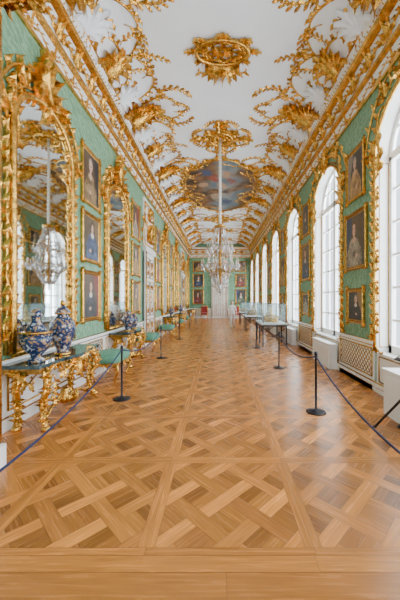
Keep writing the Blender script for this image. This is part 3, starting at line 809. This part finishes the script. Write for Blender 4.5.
# ------------------------------------------------------------------ chandelier
def chandelier(x, y):
    o = A('crystal_chandelier', [CRYST, GOLD, CANDLE, SILK])
    zt, zb = 4.1, 2.12
    o.tube3([(x, y, zc(x)-.02), (x, y, 5.5), (x, y, zt)], .04, SILK, 8)
    for i in range(22): o.lathe(x, y, [(.035, 0), (.055, .03), (.035, .06)], SILK, 8, zt+.05+i*.125)
    o.lathe(x, y, [(.02, 0), (.16, .03), (.2, .07), (.1, .1), (.05, .14)], GOLD, 16, zt-.05)
    o.lathe(x, y, [(.02, 2.2), (.09, 2.3), (.05, 2.45), (.13, 2.6), (.05, 2.75), (.04, 3.2), (.1, 3.35), (.04, 3.5), (.03, 4.05)], GOLDD, 12)
    def gem(px, py, pz, r, hh):
        n = len(o.v)
        o.v += [(px, py, pz+hh)]+[(px+r*cos(k*pi/2+px*9), py+r*sin(k*pi/2+px*9), pz) for k in range(4)]+[(px, py, pz-hh*1.3)]
        for k in range(4):
            o.face([n, n+1+k, n+1+(k+1) % 4], CRYST); o.face([n+5, n+1+(k+1) % 4, n+1+k], CRYST)
    def strand(p, q, sag, n, r=.018):
        for i in range(n+1):
            t = i/n; gem(p[0]+(q[0]-p[0])*t, p[1]+(q[1]-p[1])*t, p[2]+(q[2]-p[2])*t-sag*4*t*(1-t), r, r*1.4)
    def ringpt(r, z, a): return (x+r*cos(a), y+r*sin(a), z)
    for r, z in ((.16, 4.05), (.30, 3.55), (.42, 2.85), (.30, 2.5)):
        o.tube3([ringpt(r, z, 2*pi*i/24) for i in range(25)], .016, GOLDD, 5)
    for k in range(14):
        a = 2*pi*k/14
        strand(ringpt(.16, 4.03, a), ringpt(.30, 3.55, a), .05, 9, .02)
        strand(ringpt(.30, 3.53, a), ringpt(.42, 2.85, a), .1, 11, .023)
        strand(ringpt(.42, 2.82, a), ringpt(.14, 2.25, a), .06, 10, .03)
        strand(ringpt(.30, 3.5, a), ringpt(.30, 3.5, a+pi/7), .1, 5)
    strand((x, y, 2.2), (x, y, 2.08), 0, 2, .05)
    for (na, R_, z0, z1) in ((14, .60, 2.7, 2.78), (8, .42, 3.2, 3.32)):
        for k in range(na):
            a = 2*pi*k/na+(.2 if na == 8 else 0)
            P = [ringpt(.08+(R_-.08)*t, z0+.02-.17*sin(pi*t*1.1)+(z1-z0)*t, a) for t in [i/10 for i in range(11)]]
            o.tube3(P, .013, GOLDD, 5)
            ex, ey, ez = P[-1]
            o.lathe(ex, ey, [(.01, -.02), (.06, 0), (.065, .012), (.02, .016)], CRYST, 10, ez)
            o.lathe(ex, ey, [(.018, .012), (.02, .05), (.014, .055)], GOLD, 8, ez)
            o.lathe(ex, ey, [(.011, .05), (.011, .17), (.004, .19)], CANDLE, 6, ez)
            for j in range(6): gem(ex+.058*cos(j*pi/3), ey+.058*sin(j*pi/3), ez-.05, .015, .04)
            strand(P[-1], ringpt(R_, P[-1][2], a+2*pi/na), .13, 7, .018)
            if na == 8: strand(P[-1], ringpt(.16, 4.0, a), .18, 12, .015)
            gem(ex, ey, ez-.13, .024, .06)
    return o.done(False)
chandelier(CX-.04, 9.5)
chandelier(CX, 22.0)

# ------------------------------------------------------------------ far end
def chair(x, y):
    o = A('red_gilt_armchair', [RED, GOLD])
    for ex in (-1, 1):
        for ey in (-1, 1):
            o.tube3([(x+ex*.27, y+ey*.25, .42), (x+ex*.31, y+ey*.29, .25), (x+ex*.27, y+ey*.25, 0)], [.03, .025, .018], GOLD, 6)
        o.tube3([(x+ex*.28, y+.25, .4), (x+ex*.3, y+.3, 1.12)], .028, GOLD, 6)
        o.tube3([(x+ex*.3, y+.28, .72), (x+ex*.33, y, .72), (x+ex*.32, y-.18, .68), (x+ex*.29, y-.2, .42)], .022, GOLD, 6)
    o.lathe(x, y, [(.29, .36), (.31, .4), (.31, .47), (.27, .51), (.01, .52)], RED, 24, 0, 6, .95)
    o.box(x-.27, x+.27, y+.25, y+.33, .55, 1.1, RED)
    o.tube3([(x-.3, y+.3, 1.1), (x-.15, y+.3, 1.18), (x, y+.3, 1.24), (x+.15, y+.3, 1.18), (x+.3, y+.3, 1.1)], .03, GOLD, 6)
    o.done()
chair(-1.35, 26.5); chair(1.55, 26.5)

# ------------------------------------------------------------------ visitors
def person(x, y, H=1.66, top=SHIRT, leg=TROU):
    k = H/1.72
    V = []; E = []; Rd = []
    def add(p, r, par=None):
        V.append(Vector(p)*k); Rd.append(r if hasattr(r, '__len__') else (r, r)); i = len(V)-1
        if par is not None: E.append((par, i))
        return i
    pel = add((0, 0, .95), (.15, .11)); ab = add((0, 0, 1.1), (.13, .10), pel); ch = add((0, 0, 1.28), (.155, .11), ab)
    nb = add((0, 0, 1.42), (.075, .07), ch); nk = add((0, -.01, 1.49), .05, nb); hb = add((0, -.015, 1.56), .055, nk)
    for sd in (-1, 1):
        st_ = sd*.13
        hip = add((sd*.09, 0, .88), (.095, .1), pel); kn = add((sd*.10, -.03+st_*.9-.02, .49), .06, hip)
        an = add((sd*.10, st_*1.4+.02, .10), .042, kn); add((sd*.105, st_*1.4-.04, .045), .038, an); add((sd*.115, st_*1.4-.13, .035), .032, len(V)-1)
        sh = add((sd*.18, 0, 1.38), .058, ch); el = add((sd*.235, .02-st_*.5, 1.11), .042, sh)
        wr_ = add((sd*.245, -.05-st_*1.0, .88), .027, el); pm = add((sd*.245, -.07-st_*1.05, .82), (.020, .034), wr_)
        for j in range(4):
            oy = (-.028+.0187*j); L_ = (.07, .08, .076, .058)[j]
            a1 = add((sd*.245, -.075-st_*1.05+oy, .775), .0095, pm); add((sd*.238, -.085-st_*1.05+oy, .775-L_*.5), .0085, a1); add((sd*.228, -.088-st_*1.05+oy, .775-L_), .0075, len(V)-1)
        t1 = add((sd*.232, -.105-st_*1.05, .825), .010, pm); add((sd*.226, -.118-st_*1.05, .79), .0085, t1)
    me = bpy.data.meshes.new('tmp'); me.from_pydata([tuple(v) for v in V], E, [])
    tmp = bpy.data.objects.new('tmp', me); bpy.context.collection.objects.link(tmp)
    sk = tmp.modifiers.new('s', 'SKIN'); sk.use_smooth_shade = True
    for i, r in enumerate(Rd): me.skin_vertices[0].data[i].radius = (r[0]*k, r[1]*k)
    me.skin_vertices[0].data[0].use_root = True
    sb = tmp.modifiers.new('b', 'SUBSURF'); sb.levels = 2; sb.render_levels = 2
    dg = bpy.context.evaluated_depsgraph_get(); ev = tmp.evaluated_get(dg); m2 = ev.to_mesh()
    o = A('visitor_person', [SKIN, top, leg, SHOE, HAIR, RED])
    n = len(o.v); o.v += [(v.co.x+x, v.co.y+y, v.co.z) for v in m2.vertices]
    for p in m2.polygons:
        c = p.center/k
        mt = SHOE if c.z < .085 else leg if (c.z < .93 and abs(c.x) < .205) else top
        if c.z > 1.455 or (abs(c.x) > .19 and c.z < 1.08): mt = SKIN
        o.face([n+i for i in p.vertices], mt, True)
    ev.to_mesh_clear(); bpy.data.objects.remove(tmp)
    hz = 1.615*k
    rings = []; hrings = []
    for i in range(1, 12):
        ph = pi*i/12; ring = []
        for j in range(16):
            a = 2*pi*j/16; z = cos(ph)*.118; r = sin(ph)
            wx = .075*(1-.18*max(0, -z/.118)); dy = .095
            px, py = r*wx*cos(a), r*dy*sin(a)
            if sin(a) < -.9 and -.045 < z < .012: py -= .022
            ring.append((x+px*k, y-.012+py*k, hz+z*k))
        rings.append(ring)
    o.rings(rings, SKIN)
    for i in range(1, 11):
        ph = pi*i/12*.95; ring = []
        for j in range(16):
            a = 2*pi*j/16; z = cos(ph)*.128; r = sin(ph); yy = r*.105*sin(a)
            if z < .05 and yy < -.0: yy *= .1
            ring.append((x+r*.084*cos(a)*k, y-.002+yy*k, hz+z*k))
        hrings.append(ring)
    o.rings(hrings, HAIR)
    for e in (-1, 1):
        o.lathe(x+e*.028*k, y-.103*k, [(.001, -.006), (.009, 0), (.001, .006)], HAIR, 8, hz+.005)
        o.lathe(x+e*.078*k, y, [(.001, -.03), (.014, -.01), (.014, .015), (.001, .03)], SKIN, 8, hz-.01)
    o.lathe(x, y-.100*k, [(.001, -.006), (.022, 0), (.001, .006)], RED, 8, hz-.06)
    o.lathe(x, y, [(.185*k, .80*k), (.17*k, .95*k), (.15*k, 1.1*k), (.13*k, 1.2*k)], top, 16, 0, 2, .78)
    o.done()
person(.80, 17.6)

# ------------------------------------------------------------------ lights, world, camera
for c in WC:
    l = bpy.data.lights.new('window_daylight', 'AREA'); l.shape = 'RECTANGLE'; l.size = 4.9; l.size_y = 2.6
    l.energy = 540; l.color = (.97, .985, 1.)
    ob = bpy.data.objects.new('window_daylight', l); bpy.context.collection.objects.link(ob)
    ob.location = (XR+DEP+.5, c, 3.1); ob.rotation_euler = (0, pi/2, 0)
w = bpy.data.worlds.new('World'); bpy.context.scene.world = w; w.use_nodes = True
bg = w.node_tree.nodes['Background']; bg.inputs[0].default_value = (.90, .95, 1, 1); bg.inputs[1].default_value = 2.3
cam = bpy.data.cameras.new('Camera'); co = bpy.data.objects.new('Camera', cam); bpy.context.collection.objects.link(co)
co.location = (0, 0, 1.7); co.rotation_euler = (pi/2, 0, 0)
cam.sensor_fit = 'VERTICAL'; cam.sensor_height = 36; cam.lens = 290/600*36; cam.shift_x = -19/600; cam.shift_y = .0; cam.clip_start = .05
bpy.context.scene.camera = co
